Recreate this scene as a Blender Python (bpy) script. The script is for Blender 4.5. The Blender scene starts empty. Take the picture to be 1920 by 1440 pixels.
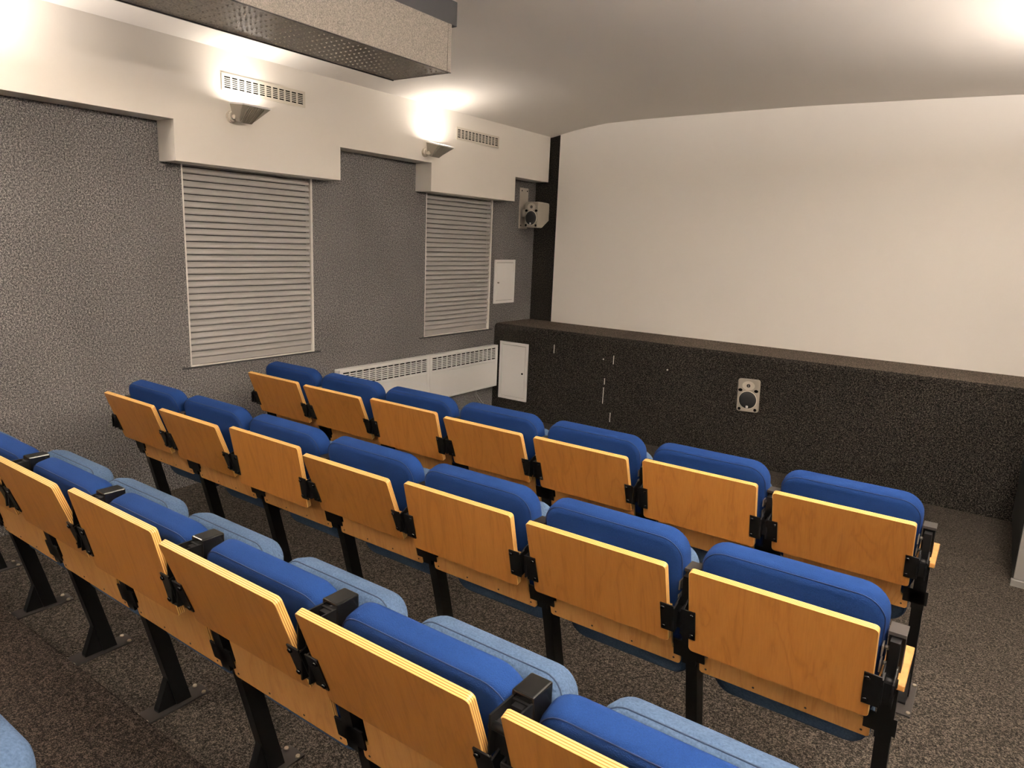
import bpy, bmesh, math, random
from mathutils import Vector, Matrix
random.seed(4)
PI = math.pi
scene = bpy.context.scene
COL = scene.collection

# ------------------------------------------------------------------ camera
F_PX, YAW, PITCH, ROLL = 1318.57, 0.6046, 0.2016, 0.0425
CAM = Vector((4.3717, -0.7483, 1.8208))
fw = Vector((-math.sin(YAW)*math.cos(PITCH), math.cos(YAW)*math.cos(PITCH), -math.sin(PITCH)))
rt0 = Vector((math.cos(YAW), math.sin(YAW), 0)); up0 = rt0.cross(fw)
rt = rt0*math.cos(ROLL) + up0*math.sin(ROLL); up = up0*math.cos(ROLL) - rt0*math.sin(ROLL)
cd = bpy.data.cameras.new('camera'); cam = bpy.data.objects.new('camera', cd); COL.objects.link(cam)
cd.sensor_fit = 'HORIZONTAL'; cd.sensor_width = 36; cd.lens = F_PX/1920*36; cd.clip_start = .02
cam.matrix_world = Matrix(((rt.x, up.x, -fw.x, CAM.x), (rt.y, up.y, -fw.y, CAM.y), (rt.z, up.z, -fw.z, CAM.z), (0, 0, 0, 1)))
scene.camera = cam
# ------------------------------------------------------------------ world, exposure
w = bpy.data.worlds.new('world'); scene.world = w; w.use_nodes = True
w.node_tree.nodes['Background'].inputs[0].default_value = (0.9, 0.85, 0.78, 1)
w.node_tree.nodes['Background'].inputs[1].default_value = 0.02
vs = scene.view_settings
vs.view_transform = 'Standard'; vs.look = 'None'; vs.gamma = 1; vs.exposure = 1.35
try: vs.use_curve_mapping = False
except Exception: pass
LAMP_POWER = 0.85
LAMP_COL = (1.0, 0.90, 0.815)

# ------------------------------------------------------------------ materials
def srgb(r, g, b):
    f = lambda c: (c/255/12.92) if c/255 <= .04045 else ((c/255+.055)/1.055)**2.4
    return (f(r), f(g), f(b), 1)
class NT:
    def __init__(s, name):
        s.m = bpy.data.materials.new(name); s.m.use_nodes = True
        s.t = s.m.node_tree; s.b = s.t.nodes['Principled BSDF']
    def n(s, typ, **kw):
        nd = s.t.nodes.new(typ)
        for k, v in kw.items(): setattr(nd, k, v)
        return nd
    def l(s, a, b): s.t.links.new(a, b)
    def ramp(s, fac, stops):
        r = s.n('ShaderNodeValToRGB'); e = r.color_ramp.elements
        while len(e) < len(stops): e.new(.5)
        for x, (p, c) in zip(e, stops): x.position = p; x.color = c
        s.l(fac, r.inputs[0]); return r.outputs[0]
    def coords(s, scale=(1, 1, 1), rnd=False):
        tc = s.n('ShaderNodeTexCoord'); mp = s.n('ShaderNodeMapping'); mp.inputs['Scale'].default_value = scale
        src = tc.outputs['Object']
        if rnd:
            oi = s.n('ShaderNodeObjectInfo'); mul = s.n('ShaderNodeMath', operation='MULTIPLY'); mul.inputs[1].default_value = 37
            s.l(oi.outputs['Random'], mul.inputs[0]); ad = s.n('ShaderNodeVectorMath', operation='ADD')
            s.l(src, ad.inputs[0]); s.l(mul.outputs[0], ad.inputs[1]); src = ad.outputs[0]
        s.l(src, mp.inputs['Vector']); return mp.outputs['Vector']
    def noise(s, vec, scale, detail=2, rough=.5, dist=0):
        n = s.n('ShaderNodeTexNoise'); n.inputs['Scale'].default_value = scale; n.inputs['Detail'].default_value = detail
        n.inputs['Roughness'].default_value = rough; n.inputs['Distortion'].default_value = dist
        s.l(vec, n.inputs['Vector']); return n.outputs['Fac']
    def bump(s, fac, strength, dist):
        b = s.n('ShaderNodeBump'); b.inputs['Strength'].default_value = strength; b.inputs['Distance'].default_value = dist
        s.l(fac, b.inputs['Height']); s.l(b.outputs['Normal'], s.b.inputs['Normal'])
    def setp(s, **kw):
        for k, v in kw.items(): s.b.inputs[k.replace('_', ' ')].default_value = v
M = {}
def plain(name, col, rough=.5, metal=0, emit=0, spec=.5):
    t = NT(name); t.setp(Base_Color=col, Roughness=rough, Metallic=metal)
    t.b.inputs['Specular IOR Level'].default_value = spec
    if emit: t.b.inputs['Emission Color'].default_value = col; t.b.inputs['Emission Strength'].default_value = emit
    M[name] = t.m; return t
def carpet(name, dark, mid, light, scale=190):
    t = NT(name); v = t.coords()
    f1 = t.noise(v, scale, 2, .65); f2 = t.noise(v, scale*.42, 2, .6); big = t.noise(v, 2.2, 2)
    mf = t.n('ShaderNodeMix', data_type='FLOAT'); mf.inputs[0].default_value = .36; t.l(f1, mf.inputs[2]); t.l(f2, mf.inputs[3]); f = mf.outputs[0]
    c = t.ramp(f, [(.38, dark), (.5, mid), (.63, light)])
    mx = t.n('ShaderNodeMix', data_type='RGBA', blend_type='MULTIPLY'); mx.inputs[0].default_value = .35
    t.l(c, mx.inputs[6]); t.l(t.ramp(big, [(.3, (.7, .7, .7, 1)), (.7, (1.15, 1.15, 1.15, 1))]), mx.inputs[7])
    t.l(mx.outputs[2], t.b.inputs['Base Color']); t.setp(Roughness=1.0); t.b.inputs['Specular IOR Level'].default_value = .05
    t.bump(f, .5, .005); M[name] = t.m
carpet('wall_carpet', srgb(26, 26, 27), srgb(92, 90, 90), srgb(182, 177, 173), 250)
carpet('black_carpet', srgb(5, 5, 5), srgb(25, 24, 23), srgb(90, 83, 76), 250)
carpet('lit_stage_carpet', srgb(20, 18, 17), srgb(68, 62, 56), srgb(150, 136, 122), 250)  # black stage carpet, light on its top face put into the colour
carpet('floor_carpet', srgb(19, 17, 16), srgb(49, 45, 41), srgb(102, 93, 84), 250)
carpet('step_carpet', srgb(15, 13, 12), srgb(41, 36, 33), srgb(88, 77, 69), 250)
t = plain('plaster', srgb(234, 229, 221), .85, spec=.2); v = t.coords(); t.bump(t.noise(v, 90, 3), .12, .002)
t = plain('ceiling_plaster', srgb(236, 231, 224), .9, spec=.15); v = t.coords(); t.bump(t.noise(v, 5, 4), .25, .01)
t = plain('screen_white', srgb(242, 238, 232), .9, spec=.1)
plain('white_enamel', srgb(240, 239, 237), .4)
plain('warm_white', srgb(214, 206, 192), .45)
plain('shutter', srgb(164, 161, 158), .45)
plain('shutter_frame', srgb(224, 220, 214), .35)
plain('black_metal', srgb(7, 7, 8), .45, spec=.3)
plain('black_gloss', srgb(13, 13, 13), .25)
plain('dark_void', srgb(4, 4, 4), .9, spec=.1)
plain('plate_metal', srgb(56, 52, 50), .45, .4)
plain('bare_metal', srgb(150, 146, 140), .4, .7)
plain('bolt_metal', srgb(168, 158, 140), .35, .8)
plain('speaker_grey', srgb(150, 143, 132), .5)
plain('plate_pale', srgb(186, 178, 166), .45)
plain('speaker_cone', srgb(16, 16, 18), .6)
plain('rubber', srgb(40, 40, 42), .7)
plain('mark', srgb(190, 185, 178), .8)
plain('cabinet_black', srgb(12, 12, 12), .6)
plain('cabinet_grey', srgb(150, 148, 144), .45, .3)
plain('glass_lit', (1.0, .9, .74, 1), .3, emit=4)
plain('cable_grey', srgb(140, 138, 136), .5)
# duct
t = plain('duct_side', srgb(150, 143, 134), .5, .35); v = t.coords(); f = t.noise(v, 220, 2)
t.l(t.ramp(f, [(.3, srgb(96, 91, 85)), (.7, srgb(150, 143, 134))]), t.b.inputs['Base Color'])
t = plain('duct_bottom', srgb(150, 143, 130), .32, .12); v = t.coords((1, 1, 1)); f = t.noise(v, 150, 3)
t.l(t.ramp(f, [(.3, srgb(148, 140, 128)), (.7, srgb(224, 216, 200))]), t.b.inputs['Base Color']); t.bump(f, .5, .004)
# fabrics
def fabric(name, col, col2, scale, st):
    t = NT(name); v = t.coords(rnd=True); f = t.noise(v, scale, 3); g = t.noise(v, 9, 2)
    mx = t.n('ShaderNodeMix', data_type='RGBA'); mx.inputs[0].default_value = .22
    t.l(t.ramp(f, [(.3, col), (.7, col2)]), mx.inputs[6]); t.l(t.ramp(g, [(.3, col), (.7, col2)]), mx.inputs[7])
    t.l(mx.outputs[2], t.b.inputs['Base Color']); t.setp(Roughness=.95); t.b.inputs['Specular IOR Level'].default_value = .12
    t.b.inputs['Sheen Weight'].default_value = .08; t.b.inputs['Sheen Tint'].default_value = col2
    t.bump(f, st, .003); M[name] = t.m
fabric('blue_fabric', srgb(13, 38, 84), srgb(22, 50, 99), 420, .35)
fabric('pale_fabric', srgb(52, 70, 94), srgb(74, 93, 118), 170, .6)
plain('blue_piping', srgb(8, 28, 70), .9); plain('pale_piping', srgb(32, 50, 74), .9)
# plywood
def ply(name, c1, c2, c3):
    t = NT(name); v = t.coords((9, 9, 1.6), rnd=True)
    w_ = t.noise(v, 1.1, 3, .5, 1.2)
    wv = t.n('ShaderNodeMath', operation='MULTIPLY'); wv.inputs[1].default_value = 9; t.l(w_, wv.inputs[0])
    fr = t.n('ShaderNodeMath', operation='PINGPONG'); fr.inputs[1].default_value = 1; t.l(wv.outputs[0], fr.inputs[0])
    fine = t.noise(t.coords((60, 60, 5), rnd=True), 4, 3)
    mx = t.n('ShaderNodeMix', data_type='RGBA'); mx.inputs[0].default_value = .4
    t.l(t.ramp(fr.outputs[0], [(.0, c1), (.75, c2), (1, c3)]), mx.inputs[6]); t.l(t.ramp(fine, [(.3, c3), (.7, c1)]), mx.inputs[7])
    t.l(mx.outputs[2], t.b.inputs['Base Color']); t.setp(Roughness=.42); M[name] = t.m
ply('table_ply', srgb(165, 111, 50), srgb(158, 103, 44), srgb(142, 91, 37))
ply('panel_ply', srgb(190, 140, 80), srgb(182, 130, 71), srgb(166, 114, 58))
t = NT('ply_edge'); tc = t.n('ShaderNodeTexCoord'); sp = t.n('ShaderNodeSeparateXYZ'); t.l(tc.outputs['Object'], sp.inputs[0])
ml = t.n('ShaderNodeMath', operation='MULTIPLY'); ml.inputs[1].default_value = 1/.0052; t.l(sp.outputs['Y'], ml.inputs[0])
fr = t.n('ShaderNodeMath', operation='FRACT'); t.l(ml.outputs[0], fr.inputs[0])
t.l(t.ramp(fr.outputs[0], [(.0, srgb(236, 194, 120)), (.5, srgb(228, 182, 104)), (.62, srgb(150, 98, 44)), (.9, srgb(160, 106, 50))]), t.b.inputs['Base Color'])
t.setp(Roughness=.45); M['ply_edge'] = t.m

# ------------------------------------------------------------------ mesh helpers
class MB:
    def __init__(s): s.v = []; s.f = []; s.mi = []; s.sm = []
    def add(s, v, f, mi=0, sm=False):
        o = len(s.v); s.v += [tuple(x) for x in v]
        for q in f: s.f.append(tuple(o+i for i in q)); s.mi.append(mi); s.sm.append(sm)
        return s
    def box(s, a, b, mi=0):
        x0, y0, z0 = a; x1, y1, z1 = b
        v = [(x0,y0,z0),(x1,y0,z0),(x1,y1,z0),(x0,y1,z0),(x0,y0,z1),(x1,y0,z1),(x1,y1,z1),(x0,y1,z1)]
        return s.add(v, [(3,2,1,0),(4,5,6,7),(0,1,5,4),(1,2,6,5),(2,3,7,6),(3,0,4,7)], mi)
    def loft(s, rings, mi=0, sm=True, cap=True, capmi=None):
        n = len(rings[0]); o = len(s.v); s.v += [tuple(p) for r in rings for p in r]
        for k in range(len(rings)-1):
            for i in range(n):
                j = (i+1) % n
                s.f.append((o+k*n+i, o+k*n+j, o+(k+1)*n+j, o+(k+1)*n+i)); s.mi.append(mi); s.sm.append(sm)
        if cap:
            cm = mi if capmi is None else capmi
            s.f.append(tuple(o+i for i in range(n-1, -1, -1))); s.mi.append(cm); s.sm.append(False)
            s.f.append(tuple(o+(len(rings)-1)*n+i for i in range(n))); s.mi.append(cm); s.sm.append(False)
        return s
    def cyl(s, a, b, r, n=12, r2=None, mi=0):
        a = Vector(a); b = Vector(b); d = (b-a).normalized(); u = d.orthogonal().normalized(); w_ = d.cross(u); r2 = r if r2 is None else r2
        R = lambda c, q: [c + u*q*math.cos(2*PI*i/n) + w_*q*math.sin(2*PI*i/n) for i in range(n)]
        return s.loft([R(a, r), R(b, r2)], mi)
    def tube(s, pts, r, n=6, closed=False):
        pts = [Vector(p) for p in pts]; rings = []; N = len(pts); prev = None
        for i, p in enumerate(pts):
            d = (pts[(i+1) % N]-pts[i-1]) if closed or 0 < i < N-1 else (pts[min(i+1, N-1)]-pts[max(i-1, 0)])
            d.normalize()
            u = d.orthogonal().normalized() if prev is None else (prev - d*prev.dot(d)).normalized()
            prev = u; w_ = d.cross(u)
            rings.append([p + u*r*math.cos(2*PI*k/n) + w_*r*math.sin(2*PI*k/n) for k in range(n)])
        if closed: rings.append(rings[0])
        return s.loft(rings, cap=not closed)
    def mesh(s, name, mats):
        me = bpy.data.meshes.new(name); me.from_pydata(s.v, [], s.f)
        for m in mats: me.materials.append(M[m])
        me.polygons.foreach_set('material_index', s.mi); me.polygons.foreach_set('use_smooth', s.sm)
        bm = bmesh.new(); bm.from_mesh(me); bmesh.ops.recalc_face_normals(bm, faces=bm.faces); bm.to_mesh(me); bm.free()
        me.update(); return me
def ob(name, me, parent=None, loc=(0, 0, 0), rot=(0, 0, 0), bev=0):
    o = bpy.data.objects.new(name, me); COL.objects.link(o); o.location = loc; o.rotation_euler = rot
    if parent: o.parent = parent
    if bev:
        b = o.modifiers.new('bevel', 'BEVEL'); b.width = bev; b.segments = 2; b.limit_method = 'ANGLE'; b.angle_limit = .6
    return o
def tag(o, label, cat, group=None):
    o['label'] = label; o['category'] = cat
    if group: o['group'] = group
    return o
def empty(name, loc, rot=(0, 0, 0)): 
    o = bpy.data.objects.new(name, None); COL.objects.link(o); o.location = loc; o.rotation_euler = rot; o.empty_display_size = .05; return o
def struct(name, me, label, **k):
    o = ob(name, me, **k); o['kind'] = 'structure'; o['label'] = label; return o
def rrect(w, h, r, n=6):
    """rounded rectangle outline, centred, counter-clockwise"""
    out = []; r = max(r, .0005)
    for cx, cz, a0 in ((w/2-r, h/2-r, 0), (-w/2+r, h/2-r, PI/2), (-w/2+r, -h/2+r, PI), (w/2-r, -h/2+r, 3*PI/2)):
        for i in range(n+1):
            a = a0 + PI/2*i/n; out.append((cx+r*math.cos(a), cz+r*math.sin(a)))
    return out
def board(w, h, th, r, chamfer=.0015, n=4):
    """plywood board in the xz plane, y from 0 (rear) to th; slot 0 faces, slot 1 edges"""
    m = MB(); R = lambda ins, y: [(x, y, z) for x, z in rrect(w-2*ins, h-2*ins, r-ins, n)]
    m.loft([R(chamfer, 0), R(0, chamfer), R(0, th-chamfer), R(chamfer, th)], mi=1, sm=False, cap=True, capmi=0)
    return m
def pad(w, h, th, r, er, bulge=.01, n=7, es=5):
    """cushion in the xz plane, y from 0 to th, rounded edges, slightly bulging faces"""
    m = MB(); R = lambda ins, y: [(x, y, z) for x, z in rrect(w-2*ins, h-2*ins, r-ins if r-ins > .004 else .004, n)]
    rings = []
    half = min(w, h)/2
    for k in (.92, .7, .4, .2): 
        rings.append(R(er + (half-er)*k*.98, -bulge*(1-(1-k)**2*1.0)*(0.0 + k**.5)))
    for i in range(es+1):
        a = PI/2*i/es; rings.append(R(er*(1-math.sin(a)), er*(1-math.cos(a))))
    for i in range(es, -1, -1):
        a = PI/2*i/es; rings.append(R(er*(1-math.sin(a)), th-er*(1-math.cos(a))))
    for k in (.2, .4, .7, .92): 
        rings.append(R(er + (half-er)*k*.98, th+bulge*(k**.5)))
    m.loft(rings, sm=True); return m

# ================================================================== ROOM
XR = 5.40; YF = 5.876; YB = -4.6; YS = 5.211; ZS = .9592; FZ = .09
prof = [(-.05, 2.885), (.183, 2.903), (.29, 2.925), (.45, 2.957), (.60, 2.982), (.83, 3.010), (1.2, 3.026), (1.72, 3.035), (2.7, 3.046)]
prof += [(XR-x, z) for x, z in prof[-2::-1]]
m = MB(); n = len(prof)
for y0, y1 in ((YB-.1, YF+.12),):
    lo = [[(x, y, z) for x, z in prof] for y in (y0, y1)]; hi = [[(x, y, 3.25) for x, z in prof] for y in (y0, y1)]
    m.add(lo[0]+lo[1], [(i, i+1, n+i+1, n+i) for i in range(n-1)], 0, True)
    m.add(hi[0]+hi[1], [(i, i+1, n+i+1, n+i) for i in range(n-1)])
struct('ceiling', m.mesh('ceiling', ['ceiling_plaster']), 'cream plaster ceiling curving down at the walls')
# floor (level under the rows, falling gently to the stage) and the raised step
m = MB(); xs = (-.1, XR+.1)
P = [(YB-.1, FZ), (2.5, FZ), (YS+.05, -.0015)]
m.add([(x, y, z) for y, z in P for x in xs] + [(x, y, -.12) for y, z in P for x in xs],
      [(0,1,3,2),(2,3,5,4),(6,8,9,7),(8,10,11,9),(0,6,7,1),(4,5,11,10),(0,2,8,6),(2,4,10,8),(1,7,9,3),(3,9,11,5)])
struct('floor', m.mesh('floor', ['floor_carpet']), 'dark speckled grey-brown carpet floor')
m = MB().box((0, YB, FZ), (XR, .292, .195))
struct('floor_step', m.mesh('floor_step', ['step_carpet']), 'raised carpeted step behind the third row of seats', bev=.008)
# left wall with two shuttered openings
W1 = (1.8122, 2.8344); W2 = (4.1075, 5.098); WZ0, WZ1 = .905, 2.26
m = MB()
ys = [YB-.1, W1[0], W1[1], W2[0], W2[1], YF+.1]; zs = [-.1, WZ0, WZ1, 3.1]
for i in range(5):
    for j in range(3):
        if i in (1, 3) and j == 1: continue
        m.add([(0, ys[i], zs[j]), (0, ys[i+1], zs[j]), (0, ys[i+1], zs[j+1]), (0, ys[i], zs[j+1])], [(0, 1, 2, 3)])
for a, b in (W1, W2):
    m.add([(0,a,WZ0),(0,b,WZ0),(0,b,WZ1),(0,a,WZ1),(-.07,a,WZ0),(-.07,b,WZ0),(-.07,b,WZ1),(-.07,a,WZ1)], [(0,1,5,4),(1,2,6,5),(2,3,7,6),(3,0,4,7),(4,5,6,7)])
m.box((-.14, YB-.1, -.1), (-.10, YF+.1, 3.1))
struct('wall_left', m.mesh('wall_left', ['wall_carpet']), 'grey speckled carpet covering the left wall')
m = MB().box((XR, YB-.1, -.1), (XR+.1, YF+.1, 3.1)); struct('wall_right', m.mesh('wall_right', ['wall_carpet']), 'grey speckled carpet covering the right wall')
m = MB().box((-.1, YF, -.1), (XR+.1, YF+.1, 3.1)); struct('wall_front', m.mesh('wall_front', ['black_carpet']), 'black carpeted front wall at the edges of the screen')
m = MB().box((-.1, YB-.1, -.1), (XR+.1, YB, 3.1)); struct('wall_back', m.mesh('wall_back', ['wall_carpet']), 'back wall of the room')
# boxed white valances with steps over the windows
def valance(name, x0, x1, label):
    A = [(YB, 2.441), (1.6747, 2.441), (1.6747, 2.204), (2.9548, 2.204), (2.9548, 2.441), (3.966, 2.441), (3.966, 2.204), (5.2221, 2.204), (5.2221, 2.441), (5.835, 2.441), (5.835, 2.96), (YB, 2.96)]
    mm = MB(); k = len(A)
    mm.add([(x0, y, z) for y, z in A] + [(x1, y, z) for y, z in A], [tuple(range(k-1, -1, -1)), tuple(range(k, 2*k))] + [(i, (i+1) % k, k+(i+1) % k, k+i) for i in range(k)])
    return struct(name, mm.mesh(name, ['plaster']), label)
valance('trim_1', .0, .183, 'white stepped boxed valance along the top of the left wall')
valance('trim_2', XR-.183, XR, 'white stepped boxed valance along the top of the right wall')
# stage with rounded nosing
m = MB(); R_ = .05
pr = [(YS, -.1)] + [(YS+R_-R_*math.cos(a), ZS-R_+R_*math.sin(a)) for a in [PI/2*i/6 for i in range(7)]] + [(YF, ZS), (YF, -.1)]
k = len(pr)
m.add([(0, y, z) for y, z in pr] + [(XR, y, z) for y, z in pr], [(i, (i+1) % k, k+(i+1) % k, k+i) for i in range(k)] + [tuple(range(k)), tuple(range(2*k-1, k-1, -1))])
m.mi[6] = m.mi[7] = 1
stage = struct('stage', m.mesh('stage', ['black_carpet', 'lit_stage_carpet']), 'black carpeted stage block below the screen')
for (x, z0, z1) in ((.748, .732, .818), (1.412, .708, .79), (1.417, .144, .234), (1.327, .31, .47), (1.332, .5, .56)):
    ob('scuff_mark', MB().box((x-.003, YS-.0015, z0), (x+.003, YS+.001, z1)).mesh('scuff', ['mark']), stage)
for x, z in ((1.305, .742), (1.957, .73)):
    ob('screw_head', MB().cyl((x, YS+.001, z), (x, YS-.004, z), .008, 10).mesh('screw', ['bare_metal']), stage)
tag(ob('offcut_strip', MB().box((1.16, YS-.035, .0), (1.335, YS-.012, .025)).mesh('strip', ['warm_white']), bev=.003), 'cream offcut strip on the floor against the black stage', 'strip')
# screen following the ceiling line
pts = [(.2955, ZS)] + [(XR-.2955, ZS)] + [(x, z) for x, z in prof[::-1] if .2955 < x < XR-.2955]
pts += [(.2955, 2.926)]; pts.insert(2, (XR-.2955, 2.926))
m = MB(); k = len(pts)
m.add([(x, YF-.022, z-.003) for x, z in pts] + [(x, YF-.001, z-.003) for x, z in pts], [tuple(range(k)), tuple(range(2*k-1, k-1, -1))] + [(i, (i+1) % k, k+(i+1) % k, k+i) for i in range(k)])
tag(ob('projection_screen', m.mesh('screen', ['screen_white'])), 'large blank white projection screen above the black stage', 'screen')

# ================================================================== SHUTTERS
NS = 30
def shutter(W, label):
    a, b = W; o = empty('roller_shutter', (-.02, (a+b)/2, WZ0)); wd = b-a
    tag(o, label, 'shutter', 'roller shutters on the left wall')
    p = .0425; mm = MB(); r = []
    prf = [(-.006, .0), (.012, .0), (.0185, .004), (.0190, .011), (.0155, .022), (.0075, .033), (.001, .0385), (-.006, .0385)]
    mm.loft([[(x, -wd/2+.012, z) for x, z in prf], [(x, wd/2-.022, z) for x, z in prf]], sm=False)
    me = mm.mesh('slat', ['shutter'])
    for i in range(NS): ob('slat', me, o, (0, 0, .058 + i*p))
    ob('bottom_rail', MB().box((-.008, -wd/2+.012, .012), (.012, wd/2-.022, .056)).mesh('rail', ['shutter']), o, bev=.003)
    ob('guide_rail', MB().box((-.03, -wd/2+.0005, .0), (.022, -wd/2+.010, 1.33)).mesh('rail', ['shutter_frame']), o)
    ob('guide_rail', MB().box((-.03, wd/2-.018, .0), (.028, wd/2-.0005, 1.33)).mesh('rail', ['shutter_frame']), o)
    ob('backing', MB().box((-.04, -wd/2+.002, .0), (-.03, wd/2-.002, 1.34)).mesh('back', ['dark_void']), o)
    ob('sill', MB().box((-.03, -wd/2+.0005, .0), (.024, wd/2-.0005, .009)).mesh('sill', ['shutter_frame']), o)
    ob('sill_strip', MB().box((.018, -wd/2-.06, -.012), (.027, wd/2+.06, -.001)).mesh('sill', ['rubber']), o)
shutter(W1, 'closed grey slatted roller shutter nearer the seats, left of the two')
shutter(W2, 'closed grey slatted roller shutter beside the stage and small access panel')

# ================================================================== WALL GRILLES
def vent(y0, y1, z0, z1, label):
    o = empty('wall_vent', (.183, (y0+y1)/2, (z0+z1)/2)); tag(o, label, 'vent', 'white vent grilles on the valance')
    w_, h = y1-y0, z1-z0; ins = .018; t_ = .006
    ob('backing', MB().box((.0005, -w_/2+.004, -h/2+.004), (.002, w_/2-.004, h/2-.004)).mesh('b', ['dark_void']), o)
    f = MB(); iw, ih = w_/2-ins, h/2-ins
    f.box((0, -w_/2, -h/2), (t_, w_/2, -ih)).box((0, -w_/2, ih), (t_, w_/2, h/2)).box((0, -w_/2, -ih), (t_, -iw, ih)).box((0, iw, -ih), (t_, w_/2, ih))
    ob('frame', f.mesh('f', ['warm_white']), o)
    g = MB(); nc, nr = 12, 6
    for i in range(1, nc):
        y = -iw + 2*iw*i/nc; g.box((.001, y-.006, -ih), (t_-.0008, y+.006, ih))
    for j in range(1, nr):
        z = -ih + 2*ih*j/nr; g.box((.001, -iw, z-.0026), (t_-.001, iw, z+.0026))
    q = ob('grille_bars', g.mesh('g', ['warm_white']), o); q['kind'] = 'stuff'
vent(1.998, 2.637, 2.661, 2.766, 'white slotted vent grille above the nearer wall uplight')
vent(4.280, 4.918, 2.674, 2.780, 'white slotted vent grille right of the far uplight, near the screen')

# ================================================================== UPLIGHTS
def uplight(y, side, label, lens_tilt=0.0, power=None, group='uplights on the valance'):
    x = .183 if side > 0 else XR-.183
    o = empty('wall_uplight', (x, y, 2.512), (0, 0, 0 if side > 0 else PI))
    if label: tag(o, label, 'lamp', group)
    b = ob('wall_base', MB().cyl((0, 0, 0), (.012, 0, 0), .036, 20).cyl((.012, 0, 0), (.024, 0, 0), .033, 20, .026).mesh('base', ['warm_white']), o)
    for a in (PI/3, -PI/3, PI): ob('screw', MB().cyl((.013, .027*math.sin(a), .027*math.cos(a)), (.0175, .027*math.sin(a), .027*math.cos(a)), .004, 8).mesh('s', ['plate_metal']), b)
    ob('swivel_arm', MB().cyl((.02, 0, 0), (.075, .004, -.004), .016, 12).cyl((.06, -.02, -.006), (.06, .03, -.006), .014, 12).mesh('arm', ['warm_white']), o)
    hd = empty('head', (0, 0, 0)); hd.parent = o
    hd.location = (.10, .055, .012); hd.rotation_euler = (0, lens_tilt, 0)
    # housing: tapered tray, open to the ceiling
    def ring(x0, x1, y0, y1, z): return [(x0, y0, z), (x1, y0, z), (x1, y1, z), (x0, y1, z)]
    h = MB().loft([ring(-.045, -.005, -.055, .035, -.045), ring(-.056, .012, -.068, .055, -.022), ring(-.062, .075, -.092, .112, .055), ring(-.056, .069, -.086, .106, .055), ring(-.045, .0, -.05, .04, .0)], sm=False)
    hs = ob('housing', h.mesh('housing', ['speaker_grey']), hd)
    rb = MB()
    for i in range(9):
        yy = -.05 + i*.0098; k0 = .0
        rb.add([(-.036, yy, -.051), (-.004, yy, -.051), (.074, yy*1.45+.02, .040), (.068, yy*1.45+.02, .050), (-.04, yy, -.03),
                (-.036, yy+.004, -.051), (-.004, yy+.004, -.051), (.074, yy*1.45+.024, .040), (.068, yy*1.45+.024, .050), (-.04, yy+.004, -.03)],
               [(0,1,2,3,4), (9,8,7,6,5), (0,5,6,1), (1,6,7,2), (2,7,8,3), (3,8,9,4), (4,9,5,0)])
    ob('cooling_fins', rb.mesh('fins', ['speaker_grey']), hd)
    rim = MB()
    rim.box((-.066, -.096, .052), (-.056, .116, .062)).box((.069, -.096, .052), (.079, .116, .062)).box((-.056, -.096, .052), (.069, -.086, .062)).box((-.056, .106, .052), (.069, .116, .062))
    ob('rim', rim.mesh('rim', ['white_enamel']), hd)
    ob('lens', MB().box((-.055, -.085, .048), (.068, .105, .054)).mesh('lens', ['glass_lit']), hd)
    ld = bpy.data.lights.new('uplight_lamp', 'AREA'); ld.shape = 'RECTANGLE'; ld.size = .12; ld.size_y = .18; ld.energy = power or LAMP_POWER; ld.color = LAMP_COL
    lo = bpy.data.objects.new('uplight_lamp', ld); COL.objects.link(lo); lo.parent = hd; lo.location = (.006, .01, .064); lo.rotation_euler = (PI, 0, 0)
    return o
uplight(2.058, 1, 'grey floodlight uplight below the nearer vent, its ribbed back towards us', .12)
uplight(3.875, 1, 'small floodlight uplight left of the far vent, glass edge glowing', .22, 1.05)
where = {.24: 'level with the nearest full row of seats', -1.58: 'just behind the raised step seats', -3.4: 'nearest the back wall', 2.058: 'level with the front row of seats', 3.875: 'nearest the screen'}
for y, q in ((.24, 20), (-1.58, 52), (-3.4, 46)): uplight(y, 1, 'unseen fill uplight on the left valance, %s' % where[y], .02, q)  # unseen lamps out of frame, run far stronger than the visible pair as fill
for y, q in ((2.058, 64), (3.875, 28)): uplight(y, -1, 'unseen fill uplight on the right valance, %s' % where[y], .02, q)
for y, q in ((.24, 110), (-1.58, 50), (-3.4, 40)): uplight(y, -1, 'unseen fill uplight on the right valance, %s' % where[y], .02, q)  # unseen fill lamps on the right side, power raised to light the room

# ================================================================== DUCT
o = empty('ventilation_duct', (1.566, 2.31, 2.915)); tag(o, 'grey metal ventilation duct hanging under the ceiling', 'duct')
DX, DH, DL = .2115, .239, 2.2
ob('side_sheet', MB().box((DX-.004, -DL, -DH+.002), (DX, -.004, 0)).mesh('s', ['duct_side']), o)
ob('side_sheet', MB().box((-DX, -DL, -DH+.002), (-DX+.004, -.004, 0)).mesh('s', ['duct_side']), o)
ob('bottom_sheet', MB().box((-DX+.004, -DL, -DH+.002), (DX-.004, -.004, -DH+.006)).mesh('s', ['duct_bottom']), o)
bm_ = MB(); random.seed(7)
for i in range(42):
    for j in range(11):
        yy = -.06 - i*.05; xx = -DX+.035 + j*.034 + (i % 2)*.004
        bm_.add([(xx-.011, yy-.004, -DH+.003), (xx, yy-.009, -DH+.003), (xx+.011, yy-.004, -DH+.003), (xx, yy+.004, -DH+.003), (xx, yy-.002, -DH-.003)], [(0,1,4),(1,2,4),(2,3,4),(3,0,4)])
q = ob('embossed_pattern', bm_.mesh('e', ['duct_bottom']), o); q['kind'] = 'stuff'
ob('top_sheet', MB().box((-DX+.004, -DL, -.004), (DX-.004, -.004, 0)).mesh('s', ['duct_side']), o)
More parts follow.
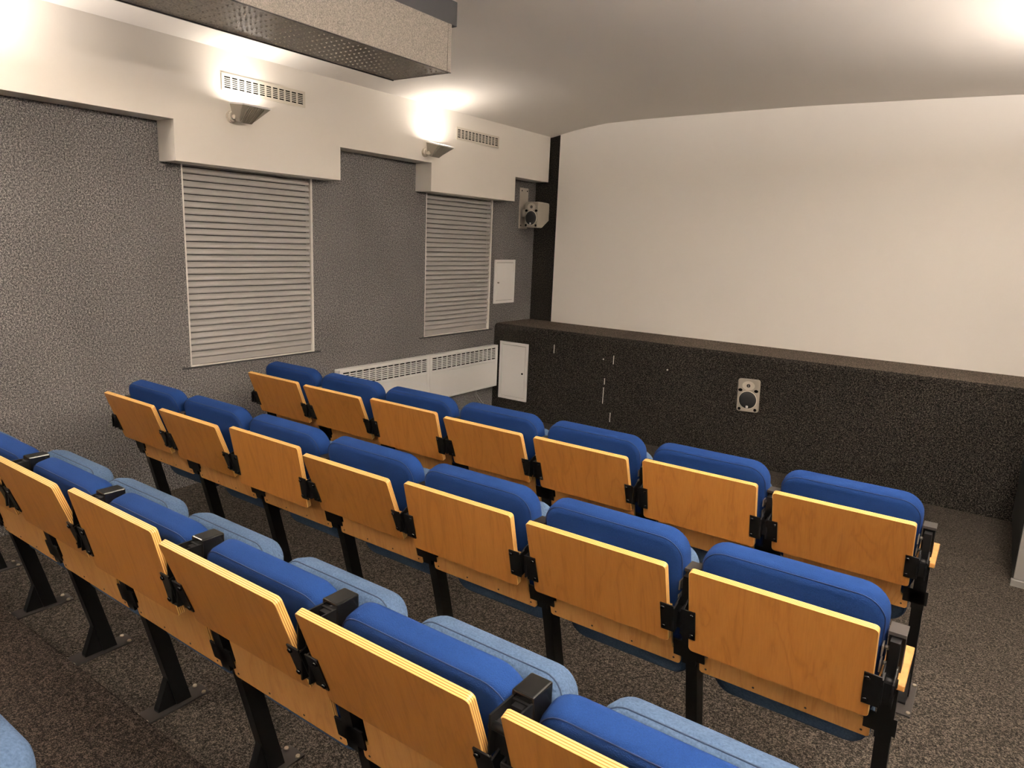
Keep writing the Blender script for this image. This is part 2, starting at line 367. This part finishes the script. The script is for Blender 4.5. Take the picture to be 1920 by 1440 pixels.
ob('end_cap', MB().box((-DX, -.004, -DH), (DX, .0, 0)).box((DX-.012, -.03, -DH), (DX+.002, -.002, 0)).mesh('s', ['duct_side']), o)
ob('edge_flange', MB().box((-DX-.003, -DL, -DH-.003), (-DX+.004, .0, -DH+.002)).box((DX-.004, -DL, -DH-.001), (DX+.003, 0, -DH+.002)).mesh('s', ['plate_metal']), o)
ob('ceiling_box', MB().box((-.14, -DL, .0), (DX-.005, .05, .14)).mesh('s', ['rubber']), o, bev=.004)

# ================================================================== HEATERS
def heater(y0, y1, label):
    o = empty('panel_heater', (0, (y0+y1)/2, .3015)); tag(o, label, 'heater', 'white wall heaters under the shutters')
    w_, h, d = y1-y0-.004, .4372, .08
    ob('casing', MB().box((.012, -w_/2, 0), (d-.012, w_/2, h)).mesh('c', ['white_enamel']), o, bev=.006)
    ob('wall_mount', MB().box((0, -w_/2+.1, .05), (.012, w_/2-.1, .35)).mesh('c', ['plate_metal']), o)
    gz0, gz1, gi = .292, .410, .035
    f = MB(); x0, x1 = d-.012, d
    f.box((x0, -w_/2, gz1), (x1, w_/2, h)).box((x0, -w_/2, 0), (x1, -w_/2+gi, gz1)).box((x0, w_/2-gi, 0), (x1, w_/2, gz1)).box((x0, -w_/2+gi, .27), (x1, w_/2-gi, gz0)).box((x0, -w_/2+gi, 0), (x1, w_/2-gi, .02))
    ob('frame', f.mesh('f', ['white_enamel']), o, bev=.003)
    ob('front_panel', MB().box((x0, -w_/2+gi, .02), (x1-.003, w_/2-gi, .268)).mesh('p', ['white_enamel']), o, bev=.002)
    ob('slot_backing', MB().box((x0-.001, -w_/2+gi, gz0), (x0+.001, w_/2-gi, gz1)).mesh('p', ['dark_void']), o)
    g = MB(); nr, nc = 7, 14
    for j in range(1, nr):
        z = gz0 + (gz1-gz0)*j/nr; g.box((x0, -w_/2+gi, z-.0042), (x1-.002, w_/2-gi, z+.0042))
    for i in range(1, nc):
        y = -w_/2+gi + (w_-2*gi)*i/nc; g.box((x0, y-.004, gz0), (x1-.001, y+.004, gz1))
    q = ob('louvres', g.mesh('g', ['white_enamel']), o); q['kind'] = 'stuff'
    return o
heater(3.0235, 4.1094, 'white slotted panel heater, the left of the pair under the wall')
h2 = heater(4.1094, 5.179, 'white slotted panel heater beside the stage, right of the pair')
for dy in (0, .025):
    pts = [(.03, .22+dy, .01), (.03, .225+dy, -.05), (.032, .26+dy*1.6, -.11), (.034, .33+dy*1.4, -.17), (.04, .37+dy, -.23), (.05, .385+dy, -.29)]
    ob('cable', MB().tube(pts, .004, 6).mesh('cable', ['cable_grey']), h2)

# ================================================================== ACCESS PANELS
def access(name, loc, rotz, w_, h, label, knob, dark):
    o = empty(name, loc, (0, 0, rotz)); tag(o, label, 'panel')      # local: x along width, -y out of the wall
    f = MB(); b = .03
    f.box((-w_/2, -.012, 0), (w_/2, .001, b)).box((-w_/2, -.012, h-b), (w_/2, .001, h)).box((-w_/2, -.012, b), (-w_/2+b, .001, h-b)).box((w_/2-b, -.012, b), (w_/2, .001, h-b))
    ob('frame', f.mesh('f', ['white_enamel']), o, bev=.002)
    ob('door_gap', MB().box((-w_/2+b, -.004, b), (w_/2-b, .001, h-b)).mesh('g', ['rubber']), o)
    d = ob('panel_door', MB().box((-w_/2+b+.003, -.012, b+.003), (w_/2-b-.003, -.004, h-b-.003)).mesh('d', ['white_enamel']), o, bev=.0015)
    ob('lock', MB().cyl((knob, -.011, h*.48), (knob, -.016 if dark else -.026, h*.48), .010 if dark else .008, 12).mesh('k', ['dark_void' if dark else 'bare_metal']), d)
access('access_panel', (0, 5.348, 1.163), PI/2, .365, .454, 'white access panel with knob on the grey wall below the corner speaker', -.125, False)
access('access_panel', (.266, YS, .176), 0, .358, .607, 'white access panel with dark lock on the black stage front', .118, True)

# ================================================================== SPEAKERS
def speaker_box(o, w_, h, d, flush):
    # local: front at y=0 facing -y, x along width, z from 0
    R = lambda ins, y, hz0=0: [(x, y, z+h/2) for x, z in rrect(w_-2*ins, h-2*ins, .022, 5)]
    mm = MB()
    rings = [R(.006, 0), R(.0, .008)]
    if flush: rings += [R(0, d)]
    else:
        rings += [R(0, d*.45)]
        back = [(x*.92, d, max(z, h*.30)) for x, _, z in R(.004, 0)]; rings += [back]
    mm.loft(rings, sm=False); cab = ob('cabinet', mm.mesh('cab', ['speaker_grey']), o)
    # wave guide dish + tweeter
    tz = h*.80; g = MB(); rr = []
    for r_, y in ((.046, -.0012), (.034, -.0008), (.02, -.0008), (.013, -.0008)):
        rr.append([(r_*1.15*math.cos(a), y, tz+r_*.85*math.sin(a)) for a in [2*PI*i/20 for i in range(20)]])
    g.loft(rr); ob('wave_guide', g.mesh('wg', ['plate_pale']), o)
    tw = ob('tweeter', MB().cyl((0, .002, tz), (0, -.003, tz), .0155, 16).mesh('tw', ['speaker_cone']), o)
    ob('phase_plug', MB().box((-.002, -.006, tz-.012), (.002, -.002, tz+.012)).mesh('pp', ['bare_metal']), tw)
    wz = h*.37; wr = w_*.405
    ob('surround', MB().tube([(wr*math.cos(a), -.001, wz+wr*math.sin(a)) for a in [2*PI*i/28 for i in range(28)]], .0035, 6, True).mesh('ring', ['warm_white']), o)
    rr = [[(r_*math.cos(a), y, wz+r_*math.sin(a)) for a in [2*PI*i/28 for i in range(28)]] for r_, y in ((wr, -.001), (wr*.97, -.006), (wr*.7, -.009), (wr*.3, -.011))]
    wf = ob('woofer_grille', MB().loft(rr).mesh('wf', ['speaker_cone']), o)
    lg = ob('logo_plate', MB().box((-.009, -.0115, wz-wr*.9), (.009, -.006, wz-wr*.9+.018)).mesh('lg', ['white_enamel']), wf)
    ob('logo_mark', MB().box((-.003, -.0122, wz-wr*.9+.006), (.003, -.0112, wz-wr*.9+.011)).mesh('lm', ['dark_void']), wf)
    for sx in (-1, 1):
        for zz, ra, rb in ((h*.655, .018, .013), (h*.085, .013, .013)):
            ob('port', MB().loft([[(sx*w_*.36+ra*math.cos(a), y, zz+rb*math.sin(a)) for a in [2*PI*i/16 for i in range(16)]] for y in (.001, -.0015)]).mesh('port', ['dark_void']), o)
o = empty('loudspeaker', (2.707, YS-.022, .472), (0, math.radians(-2.2), 0)); tag(o, 'small grey loudspeaker set into the black stage front', 'speaker', 'loudspeakers')
speaker_box(o, .184, .284, .05, True)
o = empty('loudspeaker', (.195, 5.515, 1.958), (math.radians(0), 0, math.radians(-4))); tag(o, 'grey loudspeaker on a wall bracket in the corner beside the screen', 'speaker', 'loudspeakers')
speaker_box(o, .178, .262, .205, False)
br = empty('speaker_bracket', (0, 5.645, 1.948)); tag(br, 'pale metal mounting plate on the wall behind the corner speaker', 'bracket')
ob('wall_plate', MB().box((0, -.075, 0), (.012, .075, .42)).mesh('pl', ['plate_pale']), br, bev=.002)
for yy, zz in ((-.05, .03), (.05, .03), (-.05, .39), (.05, .39)):
    ob('screw', MB().cyl((.012, yy, zz), (.016, yy, zz), .008, 8).mesh('s', ['rubber']), br)
ob('support_arm', MB().box((.012, -.03, .12), (.109, .03, .20)).mesh('arm', ['plate_pale']), br)

# ================================================================== AV CABINET AT RIGHT
cz = lambda y: FZ*(YS-y)/(YS-2.5)
o = empty('equipment_cabinet', (4.63, 3.88, .03)); tag(o, 'low black equipment cabinet with grey end at the right edge', 'cabinet')
ob('body', MB().box((0, .02, .03), (.56, 1.30, .475)).mesh('b', ['cabinet_black']), o, bev=.004)
ob('end_panel', MB().box((.004, 0, .055), (.556, .02, .470)).mesh('b', ['cabinet_grey']), o, bev=.002)
ob('plinth', MB().box((-.006, -.012, .0), (.566, .02, .052)).mesh('b', ['cabinet_grey']), o, bev=.003)
ob('base', MB().box((.01, .03, -.03), (.55, 1.29, .03)).mesh('b', ['cabinet_black']), o)
o2 = empty('white_board', (4.66, 4.95, .505)); tag(o2, 'upright white board on the black cabinet, cut by the right edge', 'board')
ob('board_face', MB().box((-.005, -.012, .012), (.42, .012, .42)).mesh('b', ['white_enamel']), o2, bev=.002)
ob('foot_strip', MB().box((-.005, -.03, 0), (.42, .03, .014)).mesh('b', ['warm_white']), o2)

# ================================================================== SEATS
PITCHX = .55; BW = .485; GAP = PITCHX-BW
HT, HB = .1684, .1182; LEAN = math.atan(.24)
TH = .020
# shared meshes (all x centred on the seat)
me_table = board(BW, HT+HB, TH, .012).mesh('folding_table', ['table_ply', 'ply_edge'])
pm = MB(); po = [(.236, -.155), (.2425, -.149), (.2425, -.108), (.219, -.098), (.215, -.09), (.215, .065)]
po = po + [(-x, z) for x, z in po[::-1]]
pm.loft([[(x, y, z) for x, z in po] for y in (0, .012)], mi=1, sm=False, capmi=0); me_panel = pm.mesh('back_panel', ['panel_ply', 'ply_edge'])
PW, PH, PT = .500, .415, .082
me_back = pad(PW, PH, PT, .075, .026, .006).mesh('backrest_cushion', ['blue_fabric'])
SW, SH, ST = .474, .49, .10
me_seat = pad(SW, SH, ST, .07, .034, .008).mesh('seat_cushion', ['pale_fabric'])
SH3 = .435
me_seat3 = pad(SW, SH3, ST, .07, .034, .008).mesh('seat_cushion', ['pale_fabric'])
def loop(w_, h, r, y, rad): return MB().tube([(x, y, z) for x, z in rrect(w_, h, r, 7)], rad, 5, True)
me_bpipe = loop(PW-.012, PH-.012, .069, .0075, .0016).mesh('piping', ['blue_piping'])
me_spipe = loop(SW-.018, SH-.018, .061, .0115, .0022).mesh('piping', ['pale_piping'])
me_spipe3 = loop(SW-.018, SH3-.018, .061, .0115, .0022).mesh('piping', ['pale_piping'])
me_pan = board(SW-.2, SH-.2, .008, .04).mesh('seat_pan', ['panel_ply', 'ply_edge'])
me_screw = MB().cyl((0, .001, 0), (0, -.0012, 0), .0035, 8).mesh('screw', ['rubber'])
me_bolt = MB().cyl((0, .0, 0), (0, -.0045, 0), .0075, 10, .006).mesh('bolt', ['black_gloss'])
m = MB().box((-.021, -.004, -.050), (.021, 0.0, .050)); m.box((-.024, -.003, -.042), (-.019, .028, .042))
me_hl = m.mesh('hinge_plate', ['black_metal'])
m = MB().box((-.021, -.004, -.050), (.021, 0.0, .050)); m.box((.019, -.003, -.042), (.024, .028, .042))
me_hr = m.mesh('hinge_plate', ['black_metal'])
def leg_mesh(top):
    rear = lambda z: .272-.24*z
    m = MB(); hw, dp = .019, .056
    m.loft([[(-hw, rear(z), z), (hw, rear(z), z), (hw, rear(z)+dp, z), (-hw, rear(z)+dp, z)] for z in (.006, top)], sm=False)
    return m.mesh('leg', ['black_metal'])
me_leg = {t_: leg_mesh(t_) for t_ in (.78, .868)}
m = MB(); hw = .0145
m.add([(s*hw, y, z) for s in (-1, 1) for y, z in ((.285, .006), (.203, .006), (.203, .014), (.244, .125))], [(0,1,2,3), (7,6,5,4), (0,4,5,1), (1,5,6,2), (2,6,7,3), (3,7,4,0)])
me_gusset = m.mesh('gusset', ['black_metal'])
me_plate = MB().box((-.040, .13, 0), (.040, .39, .006)).mesh('base_plate', ['plate_metal'])
me_plate_bare = MB().box((-.040, .13, 0), (.040, .39, .006)).mesh('base_plate', ['bare_metal'])
me_fbolt = MB().cyl((0, 0, 0), (0, 0, .006), .009, 10, .007).mesh('floor_bolt', ['bolt_metal'])
# T-shaped bracket carrying the back panels
me_tab = MB().box((-.018, -.006, -.022), (.018, -.001, .040)).mesh('bracket_tab', ['black_metal'])
m = MB().box((-.030, -.006, -.022), (.030, -.001, .040)); m.box((-.021, -.006, -.045), (.021, .02, .14)); me_tb = m.mesh('panel_bracket', ['black_metal'])
# hinge housing between two tables: discs and a core (origin at the table pivot, centred on the gap)
m = MB()
for sx in (-1, 1):
    m.cyl((sx*.011, .045, -.005), (sx*.016, .045, -.005), .042, 20)
    m.box((sx*.0135-.0025, -.002, -.055), (sx*.0135+.0025, .085, .012))
m.box((-.009, .02, -.05), (.009, .15, .0)); m.cyl((-.02, .045, -.005), (.02, .045, -.005), .012, 12)
m.box((-.012, .05, -.01), (.012, .085, .10))
me_house = m.mesh('hinge_housing', ['black_metal'])
# cap box on top of the standard
m = MB().box((-.026, .045, -.085), (.026, .115, .0)); me_cap = m.mesh('support_cap', ['black_gloss'])
m = MB().box((-.024, -.03, -.10), (-.020, .05, -.012)).box((.020, -.03, -.10), (.024, .05, -.012)).box((-.02, -.01, -.10), (.02, .05, -.035))
m.cyl((-.028, -.018, -.04), (.028, -.018, -.04), .009, 10)
me_capb = m.mesh('cap_bracket', ['black_metal'])
me_cap2 = MB().box((-.021, 0, -.002), (.021, .062, .007)).mesh('support_cap', ['plate_metal'])
me_pin = MB().cyl((-.024, .012, 0), (-.015, .012, 0), .006, 8).box((-.030, -.012, -.018), (-.026, .022, .012)).mesh('catch_pin', ['bare_metal'])
me_arm = MB().box((-.028, 0, -.018), (.034, .225, 0)).mesh('armrest', ['panel_ply'])
me_armb = MB().box((-.012, -.06, -.05), (.012, .17, -.018)).mesh('armrest_bracket', ['black_metal'])

def add_leg(o, x, pz, raised, bare):
    top = .868 if raised else .78
    lg = ob('leg', me_leg[top], o, (x, 0, 0))
    ob('gusset', me_gusset, lg)
    bp = ob('base_plate', me_plate_bare if bare else me_plate, lg)
    for dx in (-.03, .03):
        for y in (.15, .37): ob('floor_bolt', me_fbolt, lg, (dx, y, .006))
    ob('panel_bracket', me_tb, lg, (0, .255-.24*.485, .485), (LEAN, 0, 0))
    ob('hinge_housing', me_house, o, (x, 0, pz))
    cy = .272-.24*(top+.015) - .035
    cap = ob('support_cap', me_cap, o, (x, cy, top+.015), bev=.004) if raised else ob('support_cap', me_cap2, o, (x, .272-.24*top-.004, top))
    if raised: ob('cap_bracket', me_capb, cap)
    else:
        for dz in (-.045, -.09): ob('catch_pin', me_pin, cap, (0, 0, dz))

def make_seat(x0, yr, zb, pz, th, tip, label, group, raised, last, bare):
    xc = x0+BW/2
    o = empty('auditorium_seat', (xc, yr, zb)); tag(o, label, 'seat', group)
    # lower back panel
    pn = ob('back_panel', me_panel, o, (0, .255-.24*(.425+.155*math.cos(LEAN)), .425+.155*math.cos(LEAN)), (LEAN, 0, 0))
    for x in (-.222, -.075, .075, .222): ob('screw', me_screw, pn, (x, 0, -.137))
    for sx in (-1, 1): ob('bracket_tab', me_tab, pn, (sx*BW/2, 0, .485/math.cos(LEAN)-(.425+.155*math.cos(LEAN))/math.cos(LEAN)))
    # backrest cushion
    zc = .874-PH/2*math.cos(LEAN)
    bc = ob('backrest_cushion', me_back, o, (0, .255+.014-.24*zc, zc), (LEAN, 0, 0)); ob('piping', me_bpipe, bc)
    # seat cushion tipped up about its rear hinge
    hy, hz = (.262 if tip > 0 else .240), .435
    full = tip > 0; sc = ob('seat_cushion', me_seat if full else me_seat3, o)
    a = tip
    # cushion local z runs from rear end (hinge) to front edge; near face y=0
    c = Vector((0, hy, hz)) + Matrix.Rotation(a, 3, 'X') @ Vector((0, -.012, SH/2-.145 if full else SH3/2-.10))
    sc.location = c; sc.rotation_euler = (a, 0, 0)
    ob('piping', me_spipe if full else me_spipe3, sc); ob('seat_pan', me_pan, sc, (0, ST+.003, 0))
    # folding table with its two hinge plates
    tb = ob('folding_table', me_table, o)
    tb.rotation_euler = (th, 0, 0)
    mid = (HT-HB)/2
    tb.location = Vector((0, 0, pz)) + Matrix.Rotation(th, 3, 'X') @ Vector((0, 0, mid))
    for sx, me in ((-1, me_hl), (1, me_hr)):
        ob('hinge_plate', me, tb, (sx*BW/2, 0, -.045))
        for dz in (-.036, .036): ob('bolt', me_bolt, tb, (sx*(BW/2-.012), -.004, -.045+dz))
    add_leg(o, -BW/2-GAP/2, pz, raised, bare)
    if last:
        add_leg(o, BW/2+GAP/2, pz, raised, False)
        ar = ob('armrest', me_arm, o, (BW/2+GAP/2+.002, .055, .665), bev=.003); ob('armrest_bracket', me_armb, ar, (0, .03, 0))
    return o
ORD = ['first', 'second', 'third', 'fourth', 'fifth', 'sixth', 'seventh']
T1 = [.3475, .3888, .2716, .3763, .3452, .2319, .3514]
T2 = [.3472, .3509, .1793, .3631, .2345, .2918, .2323]
T3 = [.33, .33, .3304, .232, .3481, .3449, .3177]
UP_ = math.radians(11); HALF = math.radians(-16)
def lab(row, i):
    if i == 0: return f'blue seat with folded wooden table, nearest the left wall in the {row} row'
    if i == 6: return f'blue seat with folded wooden table at the aisle end of the {row} row'
    return f'blue seat with folded wooden table, {ORD[i]} from the left wall in the {row} row'
for i in range(7): make_seat(.4502+i*PITCHX, 1.9891, FZ, .7595-FZ, T1[i], UP_, lab('front', i), 'front row of seats', False, i == 6, False)
for i in range(7): make_seat(.454+i*PITCHX, 1.0979, FZ, .7652-FZ, T2[i], UP_, lab('middle', i), 'middle row of seats', False, i == 6, False)
L3 = {0: 'blue seat in the nearest full row, only a leg visible at the left edge', 1: 'blue seat in the nearest full row, cut off by the left picture edge', 2: 'blue seat in the nearest full row, second visible from the left edge',
      3: 'blue seat in the nearest full row, third visible from the left edge', 4: 'blue seat in the nearest full row, third from the right end',
      5: 'blue seat in the nearest full row, large wooden table at bottom centre', 6: 'blue seat in the nearest full row, cut by the bottom picture edge'}
for i in range(7): make_seat(.4603+i*PITCHX, .194, FZ, .8543-FZ, T3[i], UP_ if i < 1 else HALF, L3[i], 'nearest full row of seats', True, i == 6, i == 5)
for i in (4,): make_seat(.46+i*PITCHX, -.733, .195, .764, .3, HALF, 'pale blue seat corner at the bottom left, on the raised step', 'row on the raised step', True, False, False)
